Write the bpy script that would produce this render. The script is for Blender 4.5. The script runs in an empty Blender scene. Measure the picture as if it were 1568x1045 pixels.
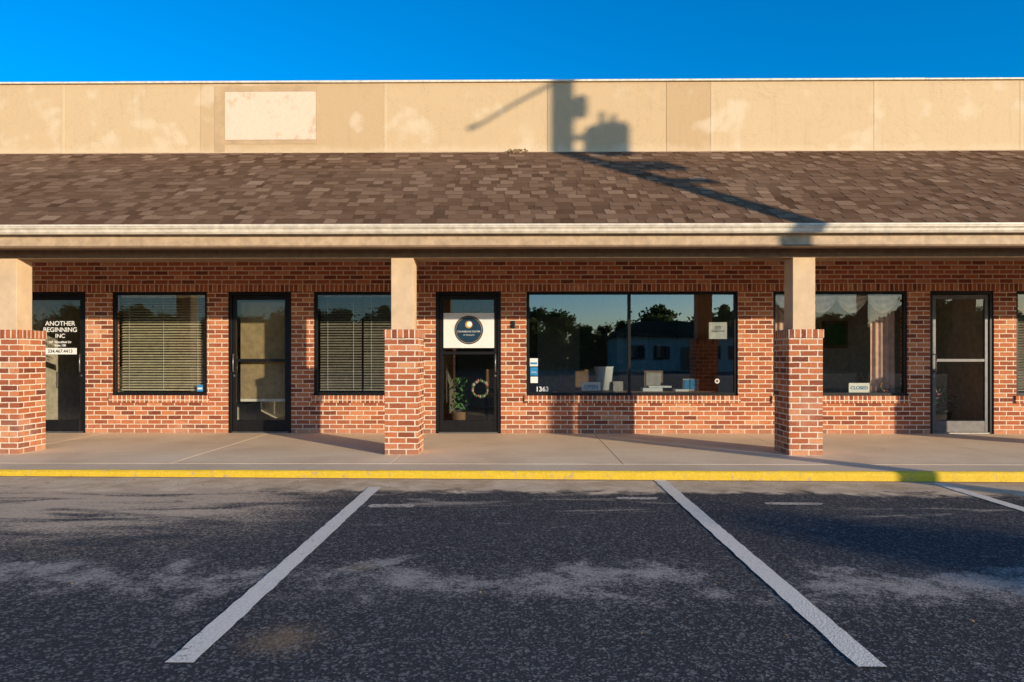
import bpy, math, random
from mathutils import Vector, Matrix
random.seed(7)
scene=bpy.context.scene
scene.view_settings.view_transform='Standard'
scene.view_settings.look='None'
scene.view_settings.exposure=0

# ------------------------------------------------------------------ helpers
def link(o,parent=None):
    scene.collection.objects.link(o)
    if parent: o.parent=parent
    return o
def empty(name,loc=(0,0,0)):
    e=bpy.data.objects.new(name,None); e.empty_display_size=.2; e.location=loc
    return link(e)

class NT:
    def __init__(s,name):
        s.m=bpy.data.materials.new(name); s.m.use_nodes=True
        s.t=s.m.node_tree; s.t.nodes.clear()
        s.out=s.n('ShaderNodeOutputMaterial')
    def n(s,typ,**kw):
        nd=s.t.nodes.new(typ)
        for k,v in kw.items(): setattr(nd,k,v)
        return nd
    def set(s,nd,key,v):
        if v is None: return
        if isinstance(v,bpy.types.NodeSocket): s.t.links.new(v,nd.inputs[key])
        else:
            if isinstance(v,(tuple,list)) and len(v)==3 and nd.inputs[key].type=='RGBA': v=(*v,1)
            nd.inputs[key].default_value=v
    def math(s,op,a,b=None,c=None,clamp=False):
        nd=s.n('ShaderNodeMath',operation=op); nd.use_clamp=clamp
        s.set(nd,0,a); s.set(nd,1,b); s.set(nd,2,c); return nd.outputs[0]
    def mix(s,f,a,b,mode='MIX'):
        nd=s.n('ShaderNodeMix',data_type='RGBA',blend_type=mode)
        s.set(nd,0,f); s.set(nd,6,a); s.set(nd,7,b); return nd.outputs[2]
    def noise(s,vec,scale,detail=4,rough=.55,dist=0):
        nd=s.n('ShaderNodeTexNoise'); s.set(nd,'Vector',vec); s.set(nd,'Scale',scale)
        s.set(nd,'Detail',detail); s.set(nd,'Roughness',rough); s.set(nd,'Distortion',dist)
        return nd.outputs[0]
    def vor(s,vec,scale):
        nd=s.n('ShaderNodeTexVoronoi'); s.set(nd,'Vector',vec); s.set(nd,'Scale',scale); return nd
    def ss(s,v,a,b):   # smoothstep
        nd=s.n('ShaderNodeMapRange',interpolation_type='SMOOTHSTEP')
        s.set(nd,0,v); s.set(nd,1,a); s.set(nd,2,b); s.set(nd,3,0.0); s.set(nd,4,1.0); return nd.outputs[0]
    def ramp(s,v,stops):
        nd=s.n('ShaderNodeValToRGB'); cr=nd.color_ramp
        while len(cr.elements)<len(stops): cr.elements.new(.5)
        for e,(p,c) in zip(cr.elements,stops): e.position=p; e.color=(*c,1)
        s.set(nd,0,v); return nd.outputs[0]
    def obj(s): return s.n('ShaderNodeTexCoord').outputs['Object']
    def uv(s): return s.n('ShaderNodeTexCoord').outputs['UV']
    def sep(s,v):
        nd=s.n('ShaderNodeSeparateXYZ'); s.set(nd,0,v); return nd.outputs
    def scalev(s,v,sc):
        nd=s.n('ShaderNodeMapping'); s.set(nd,0,v); nd.inputs['Scale'].default_value=sc; return nd.outputs[0]
    def attr(s,name):
        nd=s.n('ShaderNodeAttribute'); nd.attribute_name=name; return nd.outputs['Fac']
    def bump(s,h,dist=.01,strength=.5,normal=None):
        nd=s.n('ShaderNodeBump'); s.set(nd,'Height',h); nd.inputs['Distance'].default_value=dist
        nd.inputs['Strength'].default_value=strength; s.set(nd,'Normal',normal); return nd.outputs[0]
    def bsdf(s,col,rough=.8,normal=None,metal=0,spec=.3):
        b=s.n('ShaderNodeBsdfPrincipled'); s.set(b,'Base Color',col); s.set(b,'Roughness',rough)
        s.set(b,'Metallic',metal); s.set(b,'Specular IOR Level',spec); s.set(b,'Normal',normal)
        s.t.links.new(b.outputs[0],s.out.inputs[0]); return s.m

def plain(name,col,rough=.6,metal=0,var=.12,scale=12,spec=.3):
    t=NT(name); o=t.obj(); n=t.noise(o,scale,4)
    c2=tuple(c*(1-2*var) for c in col); c1=tuple(min(1,c*(1+var)) for c in col)
    return t.bsdf(t.ramp(n,[(.3,c2),(.7,c1)]),rough,None,metal,spec)

def boxes(name,bl,mat,parent=None,bevel=0,tones=None,seg=2):
    vs=[];fs=[];uvs=[];tn=[]
    for i,b in enumerate(bl):
        x0,x1,y0,y1,z0,z1=b[:6]; k=len(vs)
        vs+=[(x0,y0,z0),(x1,y0,z0),(x1,y1,z0),(x0,y1,z0),(x0,y0,z1),(x1,y0,z1),(x1,y1,z1),(x0,y1,z1)]
        for f,ax in (((0,1,5,4),'y'),((1,2,6,5),'x'),((2,3,7,6),'y'),((3,0,4,7),'x'),((4,5,6,7),'z'),((3,2,1,0),'z')):
            fs.append(tuple(k+j for j in f)); tn.append(tones[i] if tones else 0.5)
            for j in f:
                p=vs[k+j]; uvs.append({'y':(p[0],p[2]),'x':(p[1],p[2]),'z':(p[0],p[1])}[ax])
    me=bpy.data.meshes.new(name); me.from_pydata(vs,[],fs)
    uvl=me.uv_layers.new(name='UVMap')
    for i,u in enumerate(uvs): uvl.data[i].uv=u
    a=me.attributes.new('tone','FLOAT','FACE')
    for i,v in enumerate(tn): a.data[i].value=v
    me.materials.append(mat); o=link(bpy.data.objects.new(name,me),parent)
    if bevel:
        m=o.modifiers.new('b','BEVEL'); m.width=bevel; m.segments=seg; m.limit_method='ANGLE'
    return o
def mesh(name,vs,fs,mat,parent=None,smooth=False):
    me=bpy.data.meshes.new(name); me.from_pydata([tuple(v) for v in vs],[],fs)
    me.materials.append(mat)
    if smooth:
        for p in me.polygons: p.use_smooth=True
    return link(bpy.data.objects.new(name,me),parent)
def tube(path,radii,seg=10):
    vs=[];fs=[]
    for i,p in enumerate(path):
        p=Vector(p); d=(Vector(path[min(i+1,len(path)-1)])-Vector(path[max(i-1,0)])).normalized()
        a=d.orthogonal().normalized() if i==0 else (a-d*a.dot(d)).normalized()
        b=d.cross(a); r=radii[i] if isinstance(radii,(list,tuple)) else radii
        for k in range(seg):
            t=2*math.pi*k/seg; vs.append(p+(a*math.cos(t)+b*math.sin(t))*r)
    for i in range(len(path)-1):
        for k in range(seg):
            fs.append((i*seg+k,i*seg+(k+1)%seg,(i+1)*seg+(k+1)%seg,(i+1)*seg+k))
    fs.append(tuple(range(seg))[::-1]); fs.append(tuple((len(path)-1)*seg+k for k in range(seg)))
    return vs,fs
def lathe(cx,cy,prof,seg=20):
    vs=[];fs=[]
    for r,z in prof:
        for k in range(seg):
            t=2*math.pi*k/seg; vs.append((cx+r*math.cos(t),cy+r*math.sin(t),z))
    for i in range(len(prof)-1):
        for k in range(seg): fs.append((i*seg+k,i*seg+(k+1)%seg,(i+1)*seg+(k+1)%seg,(i+1)*seg+k))
    fs.append(tuple(range(seg))[::-1]); fs.append(tuple((len(prof)-1)*seg+k for k in range(seg)))
    return vs,fs
def merge(parts):
    V=[];F=[]
    for v,f in parts:
        k=len(V); V+=list(v); F+=[tuple(i+k for i in x) for x in f]
    return V,F
def extrude_x(name,prof,xs,mat,parent=None,jit=0):
    vs=[];n=len(prof);fs=[]
    for x in xs:
        for (y,z) in prof: vs.append((x,y+random.uniform(-jit,jit),z+random.uniform(-jit,jit)*.6))
    for i in range(len(xs)-1):
        for k in range(n-1): fs.append((i*n+k,(i+1)*n+k,(i+1)*n+k+1,i*n+k+1))
    return mesh(name,vs,fs,mat,parent)
def text(name,body,loc,size,mat,parent=None,align='CENTER',bold=0):
    c=bpy.data.curves.new(name,'FONT'); c.body=body; c.size=size; c.align_x=align; c.offset=bold
    c.extrude=.0005; c.materials.append(mat); o=bpy.data.objects.new(name,c)
    o.location=loc; o.rotation_euler=(math.radians(90),0,0); return link(o,parent)

# ------------------------------------------------------------------ materials
def brick_mat(name,bw,rh,off,ms=.0082):
    t=NT(name); uv=t.uv(); o=t.obj()
    w=t.n('ShaderNodeTexNoise'); t.set(w,'Vector',o); w.inputs['Scale'].default_value=14
    vm=t.n('ShaderNodeVectorMath',operation='MULTIPLY_ADD'); t.set(vm,0,w.outputs['Color']); vm.inputs[1].default_value=(.007,.007,0); t.set(vm,2,uv)
    br=t.n('ShaderNodeTexBrick'); br.offset=off; br.offset_frequency=2
    t.set(br,'Vector',vm.outputs[0]); br.inputs['Scale'].default_value=1
    br.inputs['Brick Width'].default_value=bw; br.inputs['Row Height'].default_value=rh
    br.inputs['Mortar Size'].default_value=ms; br.inputs['Mortar Smooth'].default_value=.25
    br.inputs['Color1'].default_value=(0,0,0,1); br.inputs['Color2'].default_value=(1,1,1,1); br.inputs['Mortar'].default_value=(.5,.5,.5,1)
    col=t.ramp(br.outputs['Color'],[(0,(.18,.048,.026)),(.2,(.32,.085,.037)),(.55,(.45,.125,.048)),(.85,(.55,.180,.070)),(1,(.64,.29,.14))])
    n1=t.noise(o,30,5,.65)
    col=t.mix(t.math('MULTIPLY',t.ss(n1,.5,.75),.75),col,(.24,.065,.035))
    col=t.mix(t.math('MULTIPLY',t.ss(t.noise(o,60,4),.58,.75),.45),col,(.72,.47,.31))
    mort=t.ramp(t.noise(o,25,4),[(.3,(.68,.53,.38)),(.7,(.86,.71,.54))])
    c=t.mix(br.outputs['Fac'],col,mort)
    big=t.noise(o,1.7,4,.6); c=t.mix(t.math('MULTIPLY',t.ss(big,.55,.72),.2),c,(.80,.56,.40))
    z=t.sep(o)[2]
    dirt=t.math('MULTIPLY',t.math('SUBTRACT',1.0,t.ss(t.math('ADD',z,t.math('MULTIPLY',n1,.2)),.05,.3)),.35)
    c=t.mix(dirt,c,(.50,.33,.22))
    h=t.math('ADD',t.math('SUBTRACT',1.0,br.outputs['Fac']),t.math('MULTIPLY',n1,.5))
    return t.bsdf(c,.85,t.bump(h,.006,.8),spec=.2)
brick=brick_mat('red_brick',.203,.0677,.5)
rowlock=brick_mat('red_brick_rowlock',.0677,.25,0)

def stucco_mat():
    t=NT('tan_stucco'); o=t.obj(); tone=t.attr('tone')
    base=t.ramp(tone,[(0,(.58,.38,.20)),(.5,(.69,.48,.27)),(1,(.75,.55,.33))])
    n=t.noise(o,2.1,2,.5,.1); n2=t.noise(o,5,5,.6)
    m=t.math('MULTIPLY',t.ss(t.math('ADD',n,t.math('MULTIPLY',n2,.08)),.60,.76),.5)
    c=t.mix(m,base,(.86,.69,.49))
    st=t.noise(t.scalev(o,(6,6,.6)),2,5,.6)
    c=t.mix(t.math('MULTIPLY',t.ss(st,.52,.8),.22),c,(.44,.30,.18))
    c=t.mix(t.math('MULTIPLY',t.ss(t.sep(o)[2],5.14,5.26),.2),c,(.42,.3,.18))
    lowb=t.math('SUBTRACT',1.0,t.ss(t.math('ADD',t.sep(o)[2],t.math('MULTIPLY',n2,.3)),4.35,4.5))
    c=t.mix(t.math('MULTIPLY',lowb,.35),c,(.82,.65,.45))
    c=t.mix(t.math('MULTIPLY',t.ss(t.noise(o,120,2),.5,.8),.2),c,(.38,.26,.15))
    v=t.noise(o,1.1,7,.7,1.0); crack=t.math('SUBTRACT',1.0,t.ss(t.math('ABSOLUTE',t.math('SUBTRACT',v,.5)),.0,.004))
    c=t.mix(t.math('MULTIPLY',crack,.30),c,(.25,.17,.1))
    h=t.math('ADD',t.noise(o,90,4),t.math('MULTIPLY',n2,1.5))
    return t.bsdf(c,.9,t.bump(h,.006,.6),spec=.15)
stucco=stucco_mat()
def shingle_mat():
    t=NT('asphalt_shingle'); o=t.obj(); tone=t.attr('tone')
    c=t.ramp(tone,[(0,(.10,.052,.028)),(.35,(.16,.088,.050)),(.7,(.235,.135,.080)),(1,(.35,.22,.135))])
    g=t.noise(o,160,3,.7); c=t.mix(t.ss(g,.45,.8),c,t.mix(.5,c,(.05,.028,.018)))
    b=t.noise(o,.6,4); c=t.mix(t.math('MULTIPLY',t.ss(b,.45,.75),.3),c,(.28,.175,.11))
    return t.bsdf(c,.95,t.bump(g,.004,.5),spec=.03)
shingle=shingle_mat()
def concrete_mat():
    t=NT('concrete'); o=t.obj(); s=t.sep(o)
    n=t.noise(o,1.1,6,.6,.3); f=t.noise(o,60,4,.7)
    c=t.ramp(n,[(.3,(.80,.58,.36)),(.55,(.93,.70,.45)),(.75,(.96,.76,.52))])
    m=t.math('MULTIPLY',t.math('SUBTRACT',1.0,t.ss(t.math('ADD',s[1],t.math('MULTIPLY',n,.35)),7.3,7.7)),.34)
    c=t.mix(m,c,(.48,.35,.24))
    c=t.mix(t.math('MULTIPLY',t.ss(f,.5,.75),.2),c,(.52,.38,.26))
    sp=t.noise(o,4.5,5,.7,.5); c=t.mix(t.math('MULTIPLY',t.ss(sp,.60,.72),.3),c,(.48,.34,.22))
    v=t.noise(o,2.6,8,.75,1.5); crack=t.math('SUBTRACT',1.0,t.ss(t.math('ABSOLUTE',t.math('SUBTRACT',v,.5)),.0,.006))
    c=t.mix(t.math('MULTIPLY',crack,.2),c,(.25,.18,.12))
    return t.bsdf(c,.85,t.bump(f,.002,.2),spec=.25)
concrete=concrete_mat()
def yellow_mat():
    t=NT('yellow_kerb_paint'); o=t.obj(); n=t.noise(o,7,6,.75); f=t.noise(o,40,4,.7)
    y=t.ramp(f,[(.3,(.62,.38,.02)),(.7,(.80,.53,.04))])
    m=t.ss(t.math('ADD',n,t.math('MULTIPLY',f,.3)),.72,.80)
    return t.bsdf(t.mix(m,y,(.50,.34,.15)),.7,t.bump(f,.003,.5))
yellow=yellow_mat()
def asphalt_mat():
    t=NT('asphalt'); o=t.obj(); X,Y,Z=t.sep(o)
    M=lambda a,b: t.math('MULTIPLY',a,b)
    ag=t.vor(o,95); ag2=t.vor(o,48); fine=t.noise(o,230,2,.6); big=t.noise(o,.55,5,.6,.4); mid=t.noise(o,3.2,6,.65,.5)
    st=t.noise(t.scalev(o,(.5,2.3,1)),1.6,5,.6,.6)
    base=t.ramp(big,[(.3,(.038,.036,.037)),(.7,(.050,.047,.047))])
    spk=t.ss(t.sep(ag.outputs['Color'])[0],.68,.97)
    base=t.mix(M(spk,.6),base,(.27,.24,.21))
    base=t.mix(M(t.ss(t.sep(ag2.outputs['Color'])[1],.90,.98),.45),base,(.30,.26,.22))
    base=t.mix(M(t.ss(fine,.5,.7),.3),base,(.10,.095,.085))
    gn=t.noise(o,48,6,.9)
    def dith(mask,lo=.58,hi=.86): return t.ss(t.math('ADD',gn,M(mask,.30)),lo,hi)
    yy=t.math('ADD',Y,M(t.math('SUBTRACT',mid,.5),1.3))
    band=M(t.ss(yy,3.1,3.75),t.math('SUBTRACT',1.0,t.ss(yy,3.75,4.3)))
    band=M(band,t.math('ADD',.25,M(t.ss(t.noise(o,1.3,5,.7),.36,.60),.75)))
    c=t.mix(M(dith(band,.60,.84),.85),base,(.48,.39,.31))
    xx=t.math('ADD',X,M(t.math('SUBTRACT',big,.5),3.0))
    left=M(t.math('SUBTRACT',1.0,t.ss(xx,-3.0,-.7)),t.ss(t.math('ADD',Y,M(mid,1.2)),4.0,6.4))
    left=M(left,t.math('ADD',.35,M(t.ss(st,.34,.54),.75)))
    c=t.mix(M(dith(left,.56,.80),.92),c,(.74,.51,.32))
    sc=M(t.ss(st,.52,.68),M(t.math('ADD',.3,M(t.ss(Y,3.5,5.6),.55)),t.ss(Y,4.2,5.2)))
    c=t.mix(M(dith(sc),.9),c,(.54,.41,.29))
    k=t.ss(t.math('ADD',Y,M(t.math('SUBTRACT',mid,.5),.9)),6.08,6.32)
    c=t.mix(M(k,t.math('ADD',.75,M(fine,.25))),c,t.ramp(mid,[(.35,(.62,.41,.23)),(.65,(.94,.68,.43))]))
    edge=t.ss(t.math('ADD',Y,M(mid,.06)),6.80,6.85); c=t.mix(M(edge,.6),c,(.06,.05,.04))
    cv=t.noise(o,.9,8,.7,1.2); ck=t.math('SUBTRACT',1.0,t.ss(t.math('ABSOLUTE',t.math('SUBTRACT',cv,.47)),.0,.0025))
    c=t.mix(M(ck,.6),c,(.015,.014,.014))
    def blob(cx,cy,r):
        a=t.math('SUBTRACT',X,cx); b=t.math('SUBTRACT',Y,cy)
        d=t.math('SQRT',t.math('ADD',M(a,a),M(b,b)))
        return t.math('SUBTRACT',1.0,t.ss(t.math('ADD',d,M(mid,.35)),r*.3,r*1.6))
    for (cx,cy,r) in ((-1.02,2.95,.34),(-.92,3.95,.22)):
        c=t.mix(M(dith(blob(cx,cy,r)),.6),c,(.36,.22,.11))
    h=t.math('ADD',ag.outputs['Distance'],M(fine,.6))
    return t.bsdf(c,.9,t.bump(h,.004,.4),spec=.12)
asphalt=asphalt_mat()
def paint_mat(name,thr,worn=(.10,.09,.08),col=(.95,.79,.61)):
    t=NT(name); o=t.obj(); n=t.noise(o,34,6,.8); b=t.noise(o,3,4)
    m=t.math('MULTIPLY',t.ss(t.math('ADD',n,t.math('MULTIPLY',b,.25)),thr,thr+.12),.85)
    c=t.ramp(t.noise(o,90,3),[(.3,tuple(x*.76 for x in col)),(.7,col)])
    return t.bsdf(t.mix(m,c,worn),.8,t.bump(t.vor(o,95).outputs['Distance'],.003,.4))
wpaint=paint_mat('white_line_paint',.70)
fpaint=paint_mat('faded_line_paint',.58,col=(.76,.60,.44))
def glass_mat(name,refl,tint):
    t=NT(name); tr=t.n('ShaderNodeBsdfTransparent'); t.set(tr,0,tint)
    gl=t.n('ShaderNodeBsdfGlossy'); gl.inputs['Roughness'].default_value=.0; t.set(gl,0,(.95,.97,1))
    nn=t.noise(t.obj(),1.1,2); t.set(gl,'Normal',t.bump(nn,.004,.25))
    geo=t.n('ShaderNodeNewGeometry')   # same pane from either side
    ior=t.math('MULTIPLY_ADD',geo.outputs['Backfacing'],1/1.5-1.5,1.5)
    fr=t.n('ShaderNodeFresnel'); t.set(fr,0,ior)
    f=t.math('ADD',fr.outputs[0],refl,clamp=True)
    mx=t.n('ShaderNodeMixShader'); t.set(mx,0,f); t.t.links.new(tr.outputs[0],mx.inputs[1]); t.t.links.new(gl.outputs[0],mx.inputs[2])
    t.t.links.new(mx.outputs[0],t.out.inputs[0]); return t.m
glass_a=glass_mat('tinted_glass',.025,(.86,.86,.81)); glass_b=glass_mat('reflective_glass',.15,(.76,.80,.80))
frame=plain('dark_bronze_aluminium',(.016,.015,.015),.4,.3); silver=plain('mill_aluminium',(.30,.28,.27),.38,.8)
greyf=plain('grey_anodised_aluminium',(.13,.12,.12),.45,.4)
gut=plain('gutter_enamel',(.80,.68,.53),.45); fas=plain('fascia_paint',(.55,.38,.235),.6); postm=plain('post_paint',(.70,.49,.30),.8,var=.08,scale=5)
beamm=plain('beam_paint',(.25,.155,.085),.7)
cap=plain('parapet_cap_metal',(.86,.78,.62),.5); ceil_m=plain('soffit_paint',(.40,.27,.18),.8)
intw=plain('interior_wall',(.56,.50,.40),.9); intf=plain('interior_carpet',(.20,.16,.12),.95); intc=plain('ceiling_tile',(.70,.67,.60),.9)
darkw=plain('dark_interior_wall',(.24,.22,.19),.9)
white=plain('white_card',(.80,.79,.74),.6,var=.03); black=plain('black_plastic',(.02,.02,.02),.4); navy=plain('navy_print',(.01,.04,.08),.5)
gold=plain('gold_print',(.55,.30,.06),.5); blue=plain('blue_print',(.03,.25,.5),.5); blindm=plain('blind_slat',(.60,.54,.38),.6); blindg=plain('grey_blind_slat',(.27,.25,.21),.6)
curt=plain('sheer_curtain',(.62,.42,.35),.9); swagm=plain('swag_fabric',(.90,.82,.72),.9); wood=plain('table_wood',(.26,.15,.08),.5); green=plain('plant_green',(.07,.17,.05),.7)
pink=plain('flower_pink',(.6,.2,.25),.7); conc2=plain('pole_wood',(.16,.11,.075),.9); grey=plain('galvanised_steel',(.32,.33,.34),.5,.6)
vinyl=plain('white_vinyl',(.82,.80,.76),.5,var=.02); petal=plain('dusty_petal',(.42,.38,.33),.8)

# ------------------------------------------------------------------ building
W=10.19
B=empty('strip_mall_building')
XL,XR=-15.0,15.0
ops=[('door',-7.50,-6.532),('win',-6.136,-4.695),('door',-4.38,-3.426),('win',-3.092,-1.66),('door',-1.26,-.283),('win',.0975,3.245),('win',3.767,5.754),('door',6.081,7.022),('win',7.349,9.40),('win',-9.9,-7.95),('win',10.0,13.0),('win',-13.5,-10.6)]
ZT=2.12; ZS=.565
bl=[]; so=sorted(ops,key=lambda a:a[1]); x=XL
for k,a,b in so:
    bl.append((x,a,W,W+.2,0,ZT)); 
    if k=='win': bl.append((a,b,W,W+.2,0,ZS-.11))
    x=b
bl.append((x,XR,W,W+.2,0,ZT)); bl.append((XL,XR,W,W+.2,ZT,2.75))
bl+= [(XL,XL+.2,W+.2,22,0,2.75),(XR-.2,XR,W+.2,22,0,2.75),(XL,XR,22,22.2,0,2.75)]
boxes('brick_wall',bl,brick,B)
boxes('window_sill_course',[(a-.03,b+.03,W-.03,W+.13,ZS-.11,ZS) for k,a,b in ops if k=='win'],rowlock,B,bevel=.006)
boxes('lintel_course',[(XL,XR,W-.004,W+.05,ZT+.003,ZT+.105)],rowlock,B)
cx=[-10.76,-6.07,-1.38,3.31,8.0,12.69]
Y0=7.94; cw=.195; cd=.45
boxes('brick_column',[(c-cw,c+cw,Y0,Y0+cd,0,1.36) for c in cx],brick,B)
boxes('column_cap_course',[(c-cw-.012,c+cw+.012,Y0-.012,Y0+cd+.012,1.36,1.46) for c in cx],rowlock,B,bevel=.008)
boxes('column_post',[(c-.13,c+.13,Y0+.05,Y0+.31,1.46,2.30) for c in cx],postm,B,bevel=.004)
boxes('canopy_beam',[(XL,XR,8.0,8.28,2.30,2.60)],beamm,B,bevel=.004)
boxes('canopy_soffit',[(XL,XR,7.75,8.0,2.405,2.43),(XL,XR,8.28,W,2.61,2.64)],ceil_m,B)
boxes('fascia_board',[(XL,XR,7.72,7.75,2.385,2.62)],fas,B)
boxes('fascia_trim',[(XL,XR,7.706,7.7195,2.385,2.405)],beamm,B)
def gxs():
    xs=[];x=XL
    while x<XR: xs.append(x); x+=.7
    xs.append(XR); return xs
extrude_x('gutter',[(7.715,2.615),(7.715,2.53),(7.64,2.525),(7.625,2.545),(7.62,2.57),(7.60,2.59),(7.60,2.612),(7.606,2.612),(7.606,2.60),(7.70,2.60)],gxs(),gut,B,jit=.0012)
boxes('gutter_seam',[(a-.012,a+.012,7.594,7.71,2.522,2.614) for a in (-9.8,8.5)],gut,B)
# shingled roof
ey,ez=7.60,2.625; ry,rz=W,4.20
L=math.hypot(ry-ey,rz-ez); d=Vector((0,(ry-ey)/L,(rz-ez)/L)); nrm=Vector((0,-d.z,d.y)); NC=21; ch=L/NC
vs=[];fs=[];tn=[]
def P(x,s,h): return Vector((x,ey,ez))+d*s+nrm*h
for c in range(NC):
    s0=c*ch; s1=s0+ch; x=XL-random.uniform(0,.2); rt=random.uniform(-.07,.07); hi=False
    while x<XR:
        hi=not hi
        w=random.uniform(.09,.24); x2=min(x+w,XR); h=.004+(.006 if hi else 0)
        j=(-.012 if hi else .024)+random.uniform(-.010,.010)
        if c==0: j=0
        k=len(vs); vs+=[P(x,s0+j,h),P(x2,s0+j,h),P(x2,s1+.03,.002),P(x,s1+.03,.002),P(x,s0+j,-.004),P(x2,s0+j,-.004)]
        t_=random.gauss(.50,.14)+rt+(.15 if hi else -.16); t_=max(0,min(1,t_))
        fs+= [(k,k+1,k+2,k+3),(k+4,k+5,k+1,k)]; tn+=[t_,t_*.4]
        fs+= [(k,k+3,k+4),(k+1,k+5,k+2)]; tn+=[t_*.5]*2
        x=x2
roof=mesh('shingle_roof',vs,fs,shingle,B)
a=roof.data.attributes.new('tone','FLOAT','FACE')
for i,v in enumerate(tn): a.data[i].value=v
mesh('roof_deck',[P(XL,0,-.006),P(XR,0,-.006),P(XR,L,-.006),P(XL,L,-.006)],[(0,1,2,3)],shingle,B)
mesh('drip_edge',[P(XL,0,-.001)+Vector((0,-.008,0)),P(XR,0,-.001)+Vector((0,-.008,0)),(XR,7.592,2.602),(XL,7.592,2.602)],[(0,1,2,3)],gut,B)
boxes('roof_flashing',[(XL,XR,W-.02,W-.004,4.19,4.205)],postm,B)
pb=[XL,-9.4,-6.87,-4.80,-2.01,.41,2.18,2.86,5.27,7.42,10,XR]; tones=[.5,.55,.62,.3,.55,.48,.2,.7,.8,.6,.5,.5]
boxes('stucco_parapet',[(pb[i]+.002,pb[i+1]-.002,W,W+.15,4.15,5.235) for i in range(len(pb)-1)],stucco,B,tones=tones,bevel=.002,seg=1)
boxes('parapet_joint_strip',[(pb[i]-.018,pb[i]+.018,W-.003,W+.02,4.2,5.234) for i in (2,4,7,8,9)],stucco,B,tones=[.9]*5)
boxes('parapet_backing',[(XL,XR,W+.012,W+.2,2.75,5.22),(XL,XL+.2,W+.2,22,2.75,5.2),(XR-.2,XR,W+.2,22,2.75,5.2),(XL,XR,22,22.2,2.75,5.2)],stucco,B)
capx=[XL-.03,-12,-9,-6,-3,0,3,6,9,12,XR+.03]
boxes('parapet_cap',[(capx[i]+.002,capx[i+1]-.002,W-.03,W+.24,5.24+random.uniform(0,.004),5.268+random.uniform(0,.006)) for i in range(len(capx)-1)],cap,B,bevel=.005)
boxes('flat_roof',[(XL+.2,XR-.2,W+.2,22,4.4,4.5)],shingle,B)
tp=NT('pale_patch'); o=tp.obj(); n=tp.noise(o,3.5,6,.7)
patch=tp.bsdf(tp.mix(tp.ss(n,.56,.66),tp.ramp(tp.noise(o,30,5,.7),[(.3,(.80,.60,.43)),(.7,(.88,.68,.50))]),(.72,.51,.33)),.9,tp.bump(tp.noise(o,80,4),.006,.6))
boxes('sign_patch',[(-4.42,-3.055,W-.006,W+.01,4.395,5.115)],patch,B)
border=plain('sign_border_paint',(.60,.40,.22),.85,var=.08,scale=5)
boxes('sign_patch_border',[(-4.58,-4.423,W-.004,W+.01,4.20,5.20),(-4.42,-3.03,W-.004,W+.01,4.33,4.392),(-4.42,-3.03,W-.004,W+.01,5.118,5.20),(-3.052,-3.03,W-.004,W+.01,4.395,5.115)],border,B)
# interior
boxes('interior_floor',[(XL+.2,XR-.2,W+.2,15.5,-.05,.012)],intf,B)
boxes('interior_ceiling',[(XL+.2,XR-.2,W+.2,15.5,2.62,2.68)],intc,B)
boxes('interior_walls',[(XL+.2,-1.5,15.5,15.6,.0,2.7),(3.55,XR-.2,15.5,15.6,.0,2.7)]+[(c-.05,c+.05,W+.21,15.5,.012,2.62) for c in (-7.75,-4.54,7.18,-10.3,9.7)],intw,B)
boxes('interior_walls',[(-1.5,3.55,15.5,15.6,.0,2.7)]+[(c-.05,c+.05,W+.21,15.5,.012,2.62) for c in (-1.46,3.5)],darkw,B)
boxes('interior_doorway',[(.4,1.35,15.44,15.495,.012,2.05),(2.2,2.9,15.46,15.495,1.0,1.7)],intc,B)
boxes('interior_partition',[(3.56,7.12,12.6,12.68,.012,2.61)],intw,B)
boxes('door_intercom',[(-.12,-.07,W-.03,W-.002,1.57,1.68)],black,B,bevel=.004)

def window(a,b,mull=(),mat=glass_a,fm=frame,z0=ZS,z1=ZT):
    f=.045; y0,y1=W+.03,W+.09
    p=[(a,a+f,y0,y1,z0,z1),(b-f,b,y0,y1,z0,z1),(a+f,b-f,y0,y1,z0,z0+f),(a+f,b-f,y0,y1,z1-f,z1)]
    for m in mull: p.append((m-.022,m+.022,y0-.003,y1,z0+f,z1-f))
    boxes('window_frame',p,fm,B,bevel=.002,seg=1)
    mesh('window_glass',[(a+f*.5,W+.06,z0+.02),(b-f*.5,W+.06,z0+.02),(b-f*.5,W+.06,z1-.02),(a+f*.5,W+.06,z1-.02)],[(0,1,2,3)],mat,B)
window(-6.136,-4.695); window(-3.092,-1.66); window(.0975,3.245,(1.635,),glass_b)
window(3.767,5.754,(),glass_a); window(7.349,9.40); window(-9.9,-7.95); window(10,13,(11.5,)); window(-13.5,-10.6,(-12,))
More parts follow.
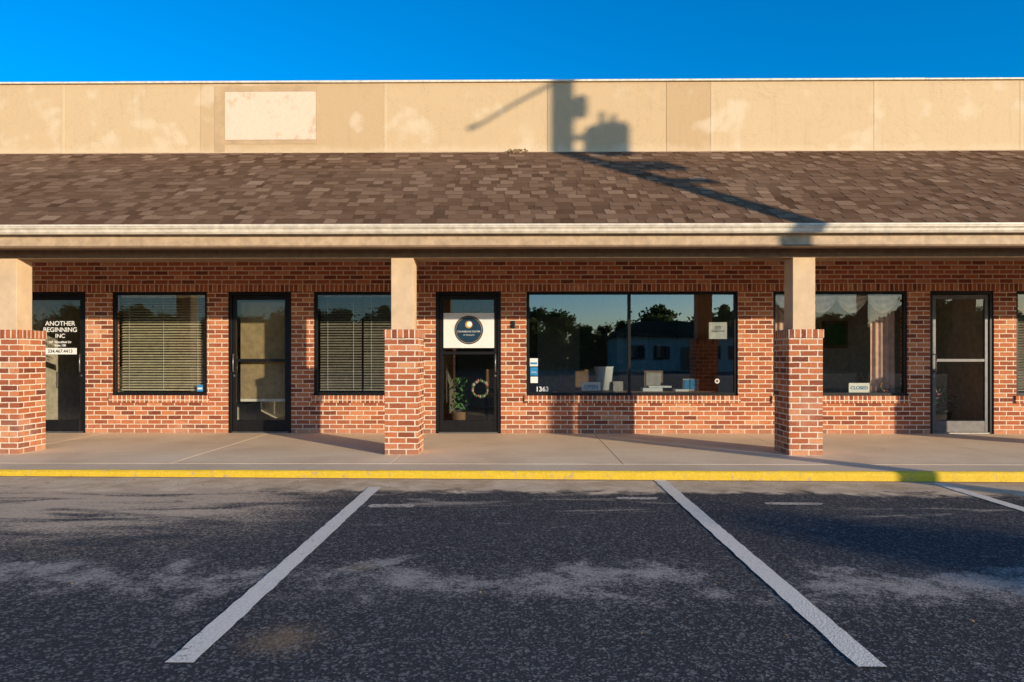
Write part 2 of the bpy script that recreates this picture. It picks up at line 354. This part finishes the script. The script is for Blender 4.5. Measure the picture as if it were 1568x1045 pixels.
def door(a,b,lm=frame,midz=1.09,handle='l',bar=True,gm=glass_a):
    f=.05; y0,y1=W+.02,W+.11; z1=ZT
    boxes('door_frame',[(a,a+f,y0,y1,0,z1),(b-f,b,y0,y1,0,z1),(a+f,b-f,y0,y1,z1-f,z1)],frame,B,bevel=.002,seg=1)
    l0,l1=a+f+.004,b-f-.004; s=.055; yy0,yy1=y0+.02,y0+.065
    p=[(l0,l0+s,yy0,yy1,.02,z1-f-.005),(l1-s,l1,yy0,yy1,.02,z1-f-.005),(l0+s,l1-s,yy0,yy1,.02,.19),(l0+s,l1-s,yy0,yy1,z1-f-.07,z1-f-.005)]
    if bar: p.append((l0+s,l1-s,yy0+.004,yy1-.004,midz-.022,midz+.022))
    boxes('door_leaf',p,lm,B,bevel=.003,seg=1)
    boxes('door_threshold',[(a+f,b-f,y0,y1,0,.016)],silver,B)
    mesh('door_glass',[(l0+.02,W+.062,.1),(l1-.02,W+.062,.1),(l1-.02,W+.062,z1-.09),(l0+.02,W+.062,z1-.09)],[(0,1,2,3)],gm,B)
    hx=l0+.028 if handle=='l' else l1-.028
    v,fc=tube([(hx,yy0,.92),(hx,yy0-.05,.92),(hx,yy0-.05,1.18),(hx,yy0,1.18)],.010,8)
    mesh('door_handle',v,fc,silver,B,True)
    v,fc=tube([(hx,yy0-.006,.86),(hx,yy0+.01,.86)],.016,12); mesh('door_lock',v,fc,silver,B)
door(-7.50,-6.532,handle='r',bar=False); door(-4.38,-3.426); door(-1.26,-.283,handle='r',midz=1.2,gm=glass_a); door(6.081,7.022,greyf,handle='l')

def blinds(a,b,z0,z1,y,mat,tilt=.5,sp=.04):
    vs=[];fs=[];z=z1-.05
    while z>z0+.02:
        tl=tilt+random.uniform(-.05,.05); dy=.024*math.cos(tl);dz=.024*math.sin(tl)
        k=len(vs); j=random.uniform(-.003,.003)
        vs+=[(a,y-dy,z-dz+j),(b,y-dy,z-dz-j*.5),(b,y+dy,z+dz),(a,y+dy,z+dz)]; fs.append((k,k+1,k+2,k+3)); z-=sp
    w=[]
    n=max(2,int((b-a)/.6)+1)
    for i in range(n):
        xx=a+.12+(b-a-.24)*i/(n-1); w.append(tube([(xx,y-.027,z0),(xx,y-.027,z1)],.002,4))
    mesh('blind_slats',vs,fs,mat,B); v,f=merge(w); mesh('blind_cords',v,f,white,B)
    boxes('blind_headrail',[(a,b,y-.03,y+.03,z1-.045,z1),(a,b,y-.02,y+.02,z0,z0+.02)],mat,B)
blinds(-6.06,-4.77,.63,2.09,W+.15,blindm,.50)
blinds(-3.03,-2.40,.63,2.09,W+.15,blindg,.52); blinds(-2.37,-1.72,.63,2.09,W+.15,blindg,.55)
blinds(7.45,9.3,.63,2.09,W+.15,blindg,.8); blinds(-9.8,-8.05,.63,2.09,W+.15,blindg,.8)
def curtain(name,a,b,z0,z1,y,mat,amp=.02,wl=.09,parent=B,xtop=0):
    vs=[];fs=[];n=int((b-a)/.012)
    for i in range(n+1):
        x=a+(b-a)*i/n; yy=y+amp*math.sin(x/wl*2*math.pi)+amp*.3*math.sin(x*31)
        vs+=[(x,yy,z0),(x+xtop,y+(yy-y)*.6,z1)]
    for i in range(n): fs.append((2*i,2*i+2,2*i+3,2*i+1))
    return mesh(name,vs,fs,mat,parent,True)
brownp=plain('brown_shade',(.33,.25,.14),.9)
boxes('door_roller_shade',[(-4.27,-3.53,W+.20,W+.205,.50,1.98)],brownp,B)
boxes('door_shade_hem',[(-4.27,-3.53,W+.195,W+.21,.46,.499)],intc,B)
curtain('side_curtain',3.84,4.22,.6,2.08,W+.20,curt); curtain('side_curtain',5.30,5.68,.6,2.08,W+.20,curt)
def swag(a,b,z,drop,y):
    vs=[];fs=[];n=24;m=10
    for i in range(n+1):
        u=i/n; sag=drop*(1-(2*u-1)**2)
        for j in range(m+1):
            v=j/m; zz=z-.02-(sag+.06)*v; vs.append((a+(b-a)*u,y-.02*math.sin(v*math.pi*5+u*1.2)*(.4+v)-.02*v,zz))
    for i in range(n):
        for j in range(m):
            k=i*(m+1)+j; fs.append((k,k+m+1,k+m+2,k+1))
    return vs,fs
v,f=merge([swag(3.84+i*.46,3.84+(i+1)*.46,2.08,.20,W+.14) for i in range(4)]); mesh('swag_valance',v,f,swagm,B,True)

# ------------------------------------------------------------------ signs & interior things
GY=W+.052
s=empty('door_lettering')
for body,z,sz in (('ANOTHER',1.615,.105),('BEGINNING',1.52,.105),('INC',1.43,.095),('107 Woodfield Dr',1.35,.05),('Suite 100',1.30,.05)):
    text('line',body,(-6.95,GY,z),sz*.92,vinyl,s,bold=.001)
text('phone','334.467.4413',(-6.95,GY,1.205),.07,black,s,bold=.001); boxes('phone_strip',[(-7.19,-6.70,GY+.003,GY+.005,1.18,1.275)],vinyl,s)
s=empty('door_sign')
boxes('panel',[(-1.145,-.385,W+.030,W+.038,1.275,1.80)],white,s,bevel=.002)
def disc(cx,cz,r,y,mat,p,name='disc',r0=0):
    n=48; vs=[];fs=[]
    for k in range(n):
        t=2*math.pi*k/n; vs+=[(cx+r*math.cos(t),y,cz+r*math.sin(t)),(cx+r0*math.cos(t),y,cz+r0*math.sin(t))]
    for k in range(n): fs.append((2*k,2*((k+1)%n),2*((k+1)%n)+1,2*k+1)) 
    return mesh(name,vs,fs,mat,p)
c0=(-.765,1.545)
disc(*c0,.215,W+.027,navy,s); disc(*c0,.198,W+.0255,gold,s,'ring',.192); disc(c0[0],c0[1]+.08,.055,W+.025,gold,s,'emblem'); disc(c0[0]+.01,c0[1]+.085,.04,W+.0245,white,s,'emblem_glow')
text('logo_text','COUNSELING CENTER',(c0[0],W+.024,c0[1]-.035),.034,white,s); text('logo_text','OF THE SOUTH',(c0[0],W+.024,c0[1]-.085),.024,white,s)
s=empty('address_number'); text('digits','1363',(.335,GY,.625),.10,vinyl,s,bold=.002)
s=empty('window_stickers')
boxes('sticker',[(.15,.27,GY,GY+.002,1.00,1.12)],white,s); boxes('sticker_blue',[(.155,.27,GY,GY+.002,.86,.985)],blue,s); boxes('sticker_blue',[(.16,.26,GY-.003,GY-.001,1.03,1.06)],blue,s); boxes('sticker_small',[(.16,.27,GY,GY+.002,.75,.845)],white,s)
text('x','care',(.21,GY-.003,.90),.045,white,s)
s=empty('window_poster'); boxes('sheet',[(2.83,3.10,GY+.012,GY+.014,1.41,1.66)],intc,s)
text('print','HOURS\nM-F 9-5\nby appointment',(2.965,GY+.009,1.58),.03,black,s)
s=empty('round_decal'); disc(2.95,.78,.035,GY,white,s); disc(2.95,.78,.022,GY-.002,wood,s)
s=empty('open_sign'); boxes('board',[(.93,1.22,W+.14,W+.15,.63,.76)],white,s); text('word','OPEN',(1.075,W+.137,.665),.08,blue,s,bold=.001)
s=empty('blue_decal'); boxes('sheet',[(-4.87,-4.78,GY,GY+.002,.62,.72)],blue,s); boxes('word_strip',[(-4.86,-4.79,GY-.003,GY-.001,.65,.68)],white,s)
s=empty('closed_sign'); boxes('board',[(4.93,5.24,W+.10,W+.108,.60,.75)],white,s,bevel=.002)
text('word','CLOSED',(5.085,W+.097,.655),.07,blue,s,bold=.001)
v,f=merge([tube([(4.97,W+.104,.75),(5.085,W+.104,.92)],.003,5),tube([(5.2,W+.104,.75),(5.085,W+.104,.92)],.003,5)]); mesh('cord',v,f,black,s)
def wreath(cx,cz,r,y,br,mats,n,hang=True):
    s=empty('hanging_wreath'); pt=[tube([(cx+r*math.cos(t/20*2*math.pi),y,cz+r*math.sin(t/20*2*math.pi)) for t in range(21)],br*.5,6)]
    if hang: pt.append(tube([(cx-r,y,cz),(cx,y,cz+2.3*r),(cx+r,y,cz)],.002,5))
    v,f=merge(pt); mesh('ring',v,f,wood,s)
    for i in range(n):
        t=i/n*6.28; q=br*random.uniform(.6,1.4); rr=r+random.uniform(-.3,.3)*br; X_=cx+rr*math.cos(t); Z_=cz+rr*math.sin(t)
        v,f=lathe(X_,y-.005,[(.001,Z_-q),(q*.8,Z_-q*.5),(q,Z_),(q*.7,Z_+q*.6),(.001,Z_+q)],7); mesh('bloom',v,f,mats[i%len(mats)],s)
wreath(5.47,.70,.07,W+.10,.014,(green,pink,gold),10); wreath(-.60,.66,.12,W+.15,.024,(petal,green,pink,petal,green),24,False)
s=empty('picture_frame'); boxes('rim',[(5.55,6.0,12.56,12.598,1.30,1.80)],wood,s); boxes('print',[(5.60,5.95,12.54,12.558,1.36,1.74)],green,s)
s=empty('white_bin'); v,f=lathe(1.32,10.75,[(.11,.62),(.15,.98),(.16,.99),(.14,.98),(.10,.64)],24); mesh('bucket',v,f,white,s,True)
s=empty('display_table')
boxes('top',[(.5,3.0,10.48,11.0,.58,.61)],wood,s,bevel=.004); boxes('leg',[(x,x+.05,y,y+.05,.012,.58) for x in (.52,2.92) for y in (10.5,10.92)],wood,s)
s=empty('paper_stack'); boxes('sheets',[(1.9,2.2,10.55,10.8,.61,.66),(2.0,2.35,10.6,10.85,.665,.69),(2.4,2.6,10.55,10.75,.61,.64)],white,s)
s=empty('brochure_rack'); boxes('rack',[(2.55,2.8,10.7,10.75,.61,.80),(1.45,1.6,10.6,10.75,.61,.76)],petal,s); boxes('brochures',[(2.57,2.64,10.685,10.698,.64,.78),(2.66,2.73,10.685,10.698,.64,.79)],blue,s)
s=empty('framed_notice'); boxes('frame',[(2.0,2.3,11.0,11.02,.61,.92)],wood,s); boxes('mat',[(2.03,2.27,10.99,10.998,.64,.89)],petal,s)
s=empty('bookcase'); boxes('case',[(2.35,3.35,14.9,15.3,.012,.05),(2.35,3.35,14.9,15.3,.6,.63),(2.35,3.35,14.9,15.3,1.1,1.13),(2.35,3.35,14.9,15.3,1.6,1.63),(2.32,2.349,14.9,15.3,.012,1.63),(3.351,3.38,14.9,15.3,.012,1.63)],wood,s)
for m_ in (blue,pink,white,green): boxes('books',[(q,q+.05,14.95,15.15,zz,zz+random.uniform(.2,.3)) for zz in (.051,.631,1.131) for q in [random.uniform(2.4,3.25) for _ in range(3)]],m_,s)
def chair(cx,cy,mat):
    s=empty('waiting_chair')
    boxes('seat',[(cx-.24,cx+.24,cy-.24,cy+.22,.42,.48)],mat,s,bevel=.02); boxes('backrest',[(cx-.22,cx+.22,cy+.2,cy+.24,.55,.92)],mat,s,bevel=.02)
    boxes('leg',[(cx+a-.015,cx+a+.015,cy+b-.015,cy+b+.015,.012,.42) for a in(-.2,.2) for b in (-.2,.2)]+[(cx+a-.015,cx+a+.015,cy+.205,cy+.235,.42,.6) for a in(-.19,.19)],black,s)
chair(-5.75,10.85,black); chair(-.4,12.2,wood); chair(1.2,12.0,wood); chair(2.0,12.0,wood); chair(4.9,11.6,wood)
s=empty('potted_plant'); v,f=lathe(-.95,10.75,[(.09,.012),(.12,.26),(.13,.27)],16); mesh('pot',v,f,wood,s,True)
vs=[];fs=[]
for i in range(160):
    t=random.uniform(0,6.28); r=random.uniform(.02,.16); z=random.uniform(.3,.8); c=Vector((-.95+r*math.cos(t),10.75+r*math.sin(t),z))
    a=Vector((random.uniform(-1,1),random.uniform(-1,1),random.uniform(-1,1))).normalized()*.045; b=a.orthogonal().normalized()*.018
    k=len(vs); vs+=[c-a,c+b,c+a,c-b]; fs.append((k,k+1,k+2,k+3))
mesh('leaves',vs,fs,green,s)
s=empty('flower_basket')
for mt_,cnt in ((pink,110),(green,260),(petal,60)):
    vs=[];fs=[]
    for i in range(cnt):
        t=random.uniform(0,6.28); r=random.uniform(.02,.26); z=.30+random.uniform(0,.38); c=Vector((6.55+r*math.cos(t),10.75+r*.6*math.sin(t),z))
        a=Vector((random.uniform(-1,1),random.uniform(-1,1),random.uniform(-1,1))).normalized()*.035; b=a.orthogonal().normalized()*.017
        k=len(vs); vs+=[c-a,c+b,c+a,c-b]; fs.append((k,k+1,k+2,k+3))
    mesh('blooms',vs,fs,mt_,s)
v,f=lathe(6.55,10.75,[(.12,.012),(.18,.30),(.19,.31)],18); mesh('basket',v,f,black,s,True)

# ------------------------------------------------------------------ pavement, kerb, ground
sw=empty('sidewalk')
jx=[-15.9,-13.5,-11.1,-8.6,-6.2,-3.75,-1.38,1.1,3.31,5.6,8.0,10.4,12.8,15.5]
boxes('slab',[(jx[i]+.003,jx[i+1]-.003,7.283,W,-.12,0) for i in range(len(jx)-1)],concrete,sw,bevel=.003,seg=1)
boxes('slab_bed',[(-16,16,7.0,W,-.2,-.015)],plain('joint_dirt',(.12,.09,.07),.95),sw)
kx=[];x=-16
while x<=16: kx.append(x); x+=.12
extrude_x('kerb',[(7.278,-.05),(7.278,-.002),(6.888,-.005)],kx,concrete,sw)
extrude_x('kerb_painted_edge',[(6.888,-.004),(6.870,-.008),(6.857,-.022),(6.85,-.045),(6.848,-.3)],kx,yellow,sw,jit=.0025)
def az(x): return -.085-.004*max(-12,min(12,x))
lot_x=[-45]+[-12+i*1.0 for i in range(25)]+[45]
vs=[];fs=[]
for x in lot_x: vs+=[(x,-24,az(x)),(x,6.86,az(x))]
for i in range(len(lot_x)-1): fs.append((2*i,2*i+2,2*i+3,2*i+1))
mesh('parking_lot_asphalt',vs,fs,asphalt)
tg=NT('grass_ground'); o=tg.obj(); gm=tg.bsdf(tg.ramp(tg.noise(o,.4,8,.7),[(.3,(.05,.075,.022)),(.7,(.11,.12,.05))]),.95)
mesh('ground',[(-700,-700,-.2),(700,-700,-.2),(700,700,-.2),(-700,700,-.2)],[(0,1,2,3)],gm)
mesh('road',[(-700,-38,-.19),(700,-38,-.19),(700,-28,-.19),(-700,-28,-.19)],[(0,1,2,3)],plain('road_asphalt',(.06,.06,.062),.9,scale=2))
def line(name,x,y0,y1,w=.115,mat=wpaint,jit=.004):
    n=60;vs=[];fs=[]
    for i in range(n+1):
        y=y0+(y1-y0)*i/n
        vs+=[(x-w/2+random.uniform(-jit,jit),y,az(x)+.005),(x+w/2+random.uniform(-jit,jit),y,az(x)+.005)]
    for i in range(n): fs.append((2*i,2*i+1,2*i+3,2*i+2))
    return mesh(name,vs,fs,mat)
line('parking_line',-1.355,2.70,6.37); line('parking_line',1.395,2.72,6.83); line('parking_line',4.09,2.72,6.75); line('parking_line',6.8,2.7,6.7); line('parking_line',-6.8,2.7,6.2)
def blotch(cx,cy,w,h):
    n=22; vs=[(cx,cy,az(cx)+.0055)]; 
    for k in range(n):
        t=2*math.pi*k/n; r=1/max(abs(math.cos(t)),abs(math.sin(t)))**.8*random.uniform(.88,1.05)
        x=cx+w/2*r*math.cos(t); vs.append((x,cy+h/2*r*math.sin(t),az(x)+.0055))
    return mesh('faded_paint_mark',vs,[(0,k+1,(k+1)%n+1) for k in range(n)],fpaint)
blotch(-1.05,5.57,.40,.13); blotch(1.02,5.93,.38,.10); blotch(2.3,5.75,.5,.09); blotch(3.6,6.3,.5,.06)
vs=[];fs=[]
for i in range(260):
    x=random.uniform(-6,7); y=random.choice([random.uniform(2.4,6.8),random.gauss(6.6,.15)]); y=min(y,6.83); z=az(x)+.006; r=random.uniform(.005,.016); t=random.uniform(0,6.28)
    k=len(vs)
    for q in range(4): vs.append((x+r*(1 if q%2 else .5)*math.cos(t+q*1.57),y+r*(1 if q%2 else .5)*math.sin(t+q*1.57),z+random.uniform(0,.008)))
    fs.append((k,k+1,k+2,k+3))
for i in range(60):
    if i<35: x=.0+random.gauss(0,.12)+(-.02); y=10.12+random.uniform(-.05,.04); z=4.165+random.uniform(0,.05)
    else: x=random.uniform(-6,7); y=10.13; z=4.17
    k=len(vs); r=random.uniform(.012,.028)
    for q in range(4): vs.append((x+r*math.cos(q*1.57+i),y+random.uniform(-.01,.01),z+r*.7*math.sin(q*1.57+i)))
    fs.append((k,k+1,k+2,k+3))
mesh('fallen_leaves',vs,fs,plain('dry_leaf',(.30,.19,.09),.9))

# ------------------------------------------------------------------ trees
def leaf_mat(name,a,b):
    t=NT(name); tone=t.attr('tone'); c=t.ramp(tone,[(0,a),(1,b)])
    df=t.n('ShaderNodeBsdfDiffuse'); t.set(df,0,c); tl=t.n('ShaderNodeBsdfTranslucent'); t.set(tl,0,c)
    mx=t.n('ShaderNodeMixShader'); mx.inputs[0].default_value=.5
    t.t.links.new(df.outputs[0],mx.inputs[1]); t.t.links.new(tl.outputs[0],mx.inputs[2]); t.t.links.new(mx.outputs[0],t.out.inputs[0]); return t.m
leafm=leaf_mat('foliage',(.05,.08,.022),(.17,.22,.06)); bark=plain('bark',(.11,.08,.055),.95)
def tree_meshes(seed,h,cr,ncl=50,nl=60,leaf=.2,low=.28):
    R=random.Random(seed); parts=[]
    parts.append(tube([(0,0,-.2),(R.uniform(-.1,.1),0,h*.3),(R.uniform(-.2,.2),.1,h*.6),(0,0,h*.9)],[h*.03,h*.024,h*.015,h*.004],9))
    cl=[]
    for i in range(ncl):
        u=R.random(); z=h*(low+(.98-low)*u); rr=cr*(math.sin(math.pi*min(1,.18+.80*u)))**.7*R.uniform(.25,1.0); t=R.uniform(0,6.28)
        c=Vector((rr*math.cos(t),rr*math.sin(t),z)); cl.append((c,R.uniform(.35,.8)*cr*.32))
        if i%3==0:
            b=Vector((0,0,z*.72)); parts.append(tube([b,(b+c)/2+Vector((0,0,.1)),c],[h*.008,h*.005,h*.002],5))
    vs=[];fs=[];tn=[]
    for c,r in cl:
        ct=R.uniform(.0,.8)
        for i in range(nl):
            dv=Vector((R.gauss(0,1),R.gauss(0,1),R.gauss(0,.75))); p=c+dv*r*.55
            a=Vector((R.uniform(-1,1),R.uniform(-1,1),R.uniform(-1,1))).normalized()*leaf*R.uniform(.6,1.2); b=a.orthogonal().normalized()*leaf*.5
            k=len(vs); vs+=[p-a,p+b,p+a,p-b]; fs.append((k,k+1,k+2,k+3)); tn.append(min(1,max(0,ct+R.uniform(-.2,.2)+dv.z*.1)))
    me=bpy.data.meshes.new('crown'); me.from_pydata([tuple(v) for v in vs],[],fs); me.materials.append(leafm)
    at=me.attributes.new('tone','FLOAT','FACE')
    for i,v in enumerate(tn): at.data[i].value=v
    v,f=merge(parts); mt=bpy.data.meshes.new('trunk'); mt.from_pydata([tuple(q) for q in v],[],f); mt.materials.append(bark)
    return mt,me
TM=[tree_meshes(s_,7,3.4,70,45,.28,low=.04) for s_ in (1,2,3)]
def place(tm,loc,sc,rz,parent=None,name='tree'):
    e=empty(name,loc) if not parent else parent
    for nm,me in (('trunk',tm[0]),('crown',tm[1])):
        o=bpy.data.objects.new(nm,me); link(o,e)
        if parent: o.location=loc
        o.scale=(sc,sc,sc); o.rotation_euler=(0,0,rz)
    return e
row=empty('distant_tree_row')
R=random.Random(5); x=-75
while x<75:
    place(TM[R.randrange(3)],(x,-52+R.uniform(-4,4),-.2),R.uniform(.50,.80),R.uniform(0,6.28),row)
    place(TM[R.randrange(3)],(x+1.3,-62+R.uniform(-3,3),-.2),R.uniform(.72,1.05),R.uniform(0,6.28),row)
    x+=R.uniform(2.2,3.2)
place(tree_meshes(11,13,2.6,90,110,.2),(-20.9,31,-.2),1.01,0,name='tree')
place(tree_meshes(12,4.4,1.7,60,130,.12,low=.2),(18.6,-11.1,-.1),1.0,1,name='added_shadow_tree')  # unseen tree off to the right, added to cast a shadow on the asphalt
# low commercial building across the road (seen in the shop-window reflection)
H=empty('roadside_building'); boxes('walls',[(9,21,-50,-42,-.2,3.0)],plain('siding',(.50,.46,.40),.8),H)
mesh('hip_roof',[(8.5,-50.5,3),(21.5,-50.5,3),(21.5,-41.5,3),(8.5,-41.5,3),(11.5,-46,4.6),(18.5,-46,4.6)],[(0,1,5,4),(3,4,5,2),(0,4,3),(1,2,5)],shingle,H)
boxes('window',[(x,x+1.4,-41.99,-41.95,.9,2.2) for x in (10,12.2,17,19)],black,H); boxes('door',[(14.6,15.6,-41.99,-41.95,-.1,2.1)],wood,H)

# ------------------------------------------------------------------ utility pole (its shadow falls on the facade)
U=empty('utility_pole'); px,py=9.62,1.2
v,f=tube([(px,py,-.3),(px,py,5),(px,py,10.5)],[.15,.135,.11],16); mesh('pole_shaft',v,f,conc2,U,True)
v,f=lathe(px+.66,py,[(.02,6.45),(.23,6.48),(.25,6.55),(.25,6.94),(.21,7.02),(.05,7.06)],20); mesh('transformer_can',v,f,grey,U,True)
v,f=merge([tube([(px+.59,py,7.0),(px+.59,py,7.22)],.03,8),tube([(px+.76,py,7.0),(px+.76,py,7.18)],.03,8)]); mesh('bushings',v,f,grey,U)
boxes('transformer_bracket',[(px+.05,px+.45,py-.04,py+.04,6.8,6.87),(px+.05,px+.45,py-.04,py+.04,6.55,6.62)],grey,U)
v,f=lathe(px+.27,py,[(.03,7.12),(.09,7.16),(.06,7.22),(.10,7.27),(.06,7.33),(.09,7.40),(.03,7.47)],12); mesh('cutout_switch',v,f,grey,U)
boxes('cutout_arm',[(px,px+.34,py-.03,py+.03,7.34,7.39)],grey,U)
boxes('added_shadow_boxes',[(px+.15,px+.85,py-.08,py+.08,5.90,6.2),(px+.1,px+.6,py-.06,py+.06,5.45,5.6)],grey,U)  # invented boxes, sized to cast the extra shadow streaks on the roof
boxes('crossarm',[(px-1.2,px+1.2,py-.06,py+.06,9.7,9.82)],conc2,U)
v,f=tube([(px,py,7.72),(px-.7,py,7.35),(px-1.2,py,7.05),(px-1.38,py,6.98)],[.028,.024,.022,.04],8); mesh('added_shadow_arm',v,f,grey,U)  # made-up arm, shaped to cast the diagonal shadow on the parapet
v,f=merge([tube([(px+q,py,9.9),(px+q-30,py-60,9.2),(px+q-60,py-120,9.9)],.012,5) for q in(-1.1,0,1.1)]); mesh('wires',v,f,black,U)

# ------------------------------------------------------------------ light, sky, camera
el,azm=math.radians(10.8),math.radians(135)
sd=Vector((math.sin(azm)*math.cos(el),math.cos(azm)*math.cos(el),math.sin(el)))
sl=bpy.data.lights.new('sun','SUN'); sl.energy=5.0; sl.angle=math.radians(.5); sl.color=(1,.86,.64)
so_=link(bpy.data.objects.new('sun',sl)); so_.rotation_euler=sd.to_track_quat('Z','Y').to_euler(); so_.location=(20,-20,10)
w=bpy.data.worlds.new('World'); scene.world=w; w.use_nodes=True; nt=w.node_tree
bg=nt.nodes['Background']; sk=nt.nodes.new('ShaderNodeTexSky'); sk.sky_type='NISHITA'; sk.sun_disc=False
sk.sun_elevation=el; sk.sun_rotation=azm; sk.ozone_density=4.0; sk.dust_density=.4; sk.air_density=1.0
hs=nt.nodes.new('ShaderNodeHueSaturation'); hs.inputs['Hue'].default_value=.504; hs.inputs['Saturation'].default_value=1.32; hs.inputs['Value'].default_value=1.65
nt.links.new(sk.outputs[0],hs.inputs['Color']); nt.links.new(hs.outputs[0],bg.inputs[0]); bg.inputs[1].default_value=.15
cd_=bpy.data.cameras.new('camera'); cd_.lens=24; cd_.sensor_width=36; cd_.shift_y=.0156; cd_.clip_end=3000; cd_.clip_start=.05
co=link(bpy.data.objects.new('camera',cd_)); co.location=(0,0,1.14); co.rotation_euler=(math.radians(90),0,math.radians(.66))
scene.camera=co
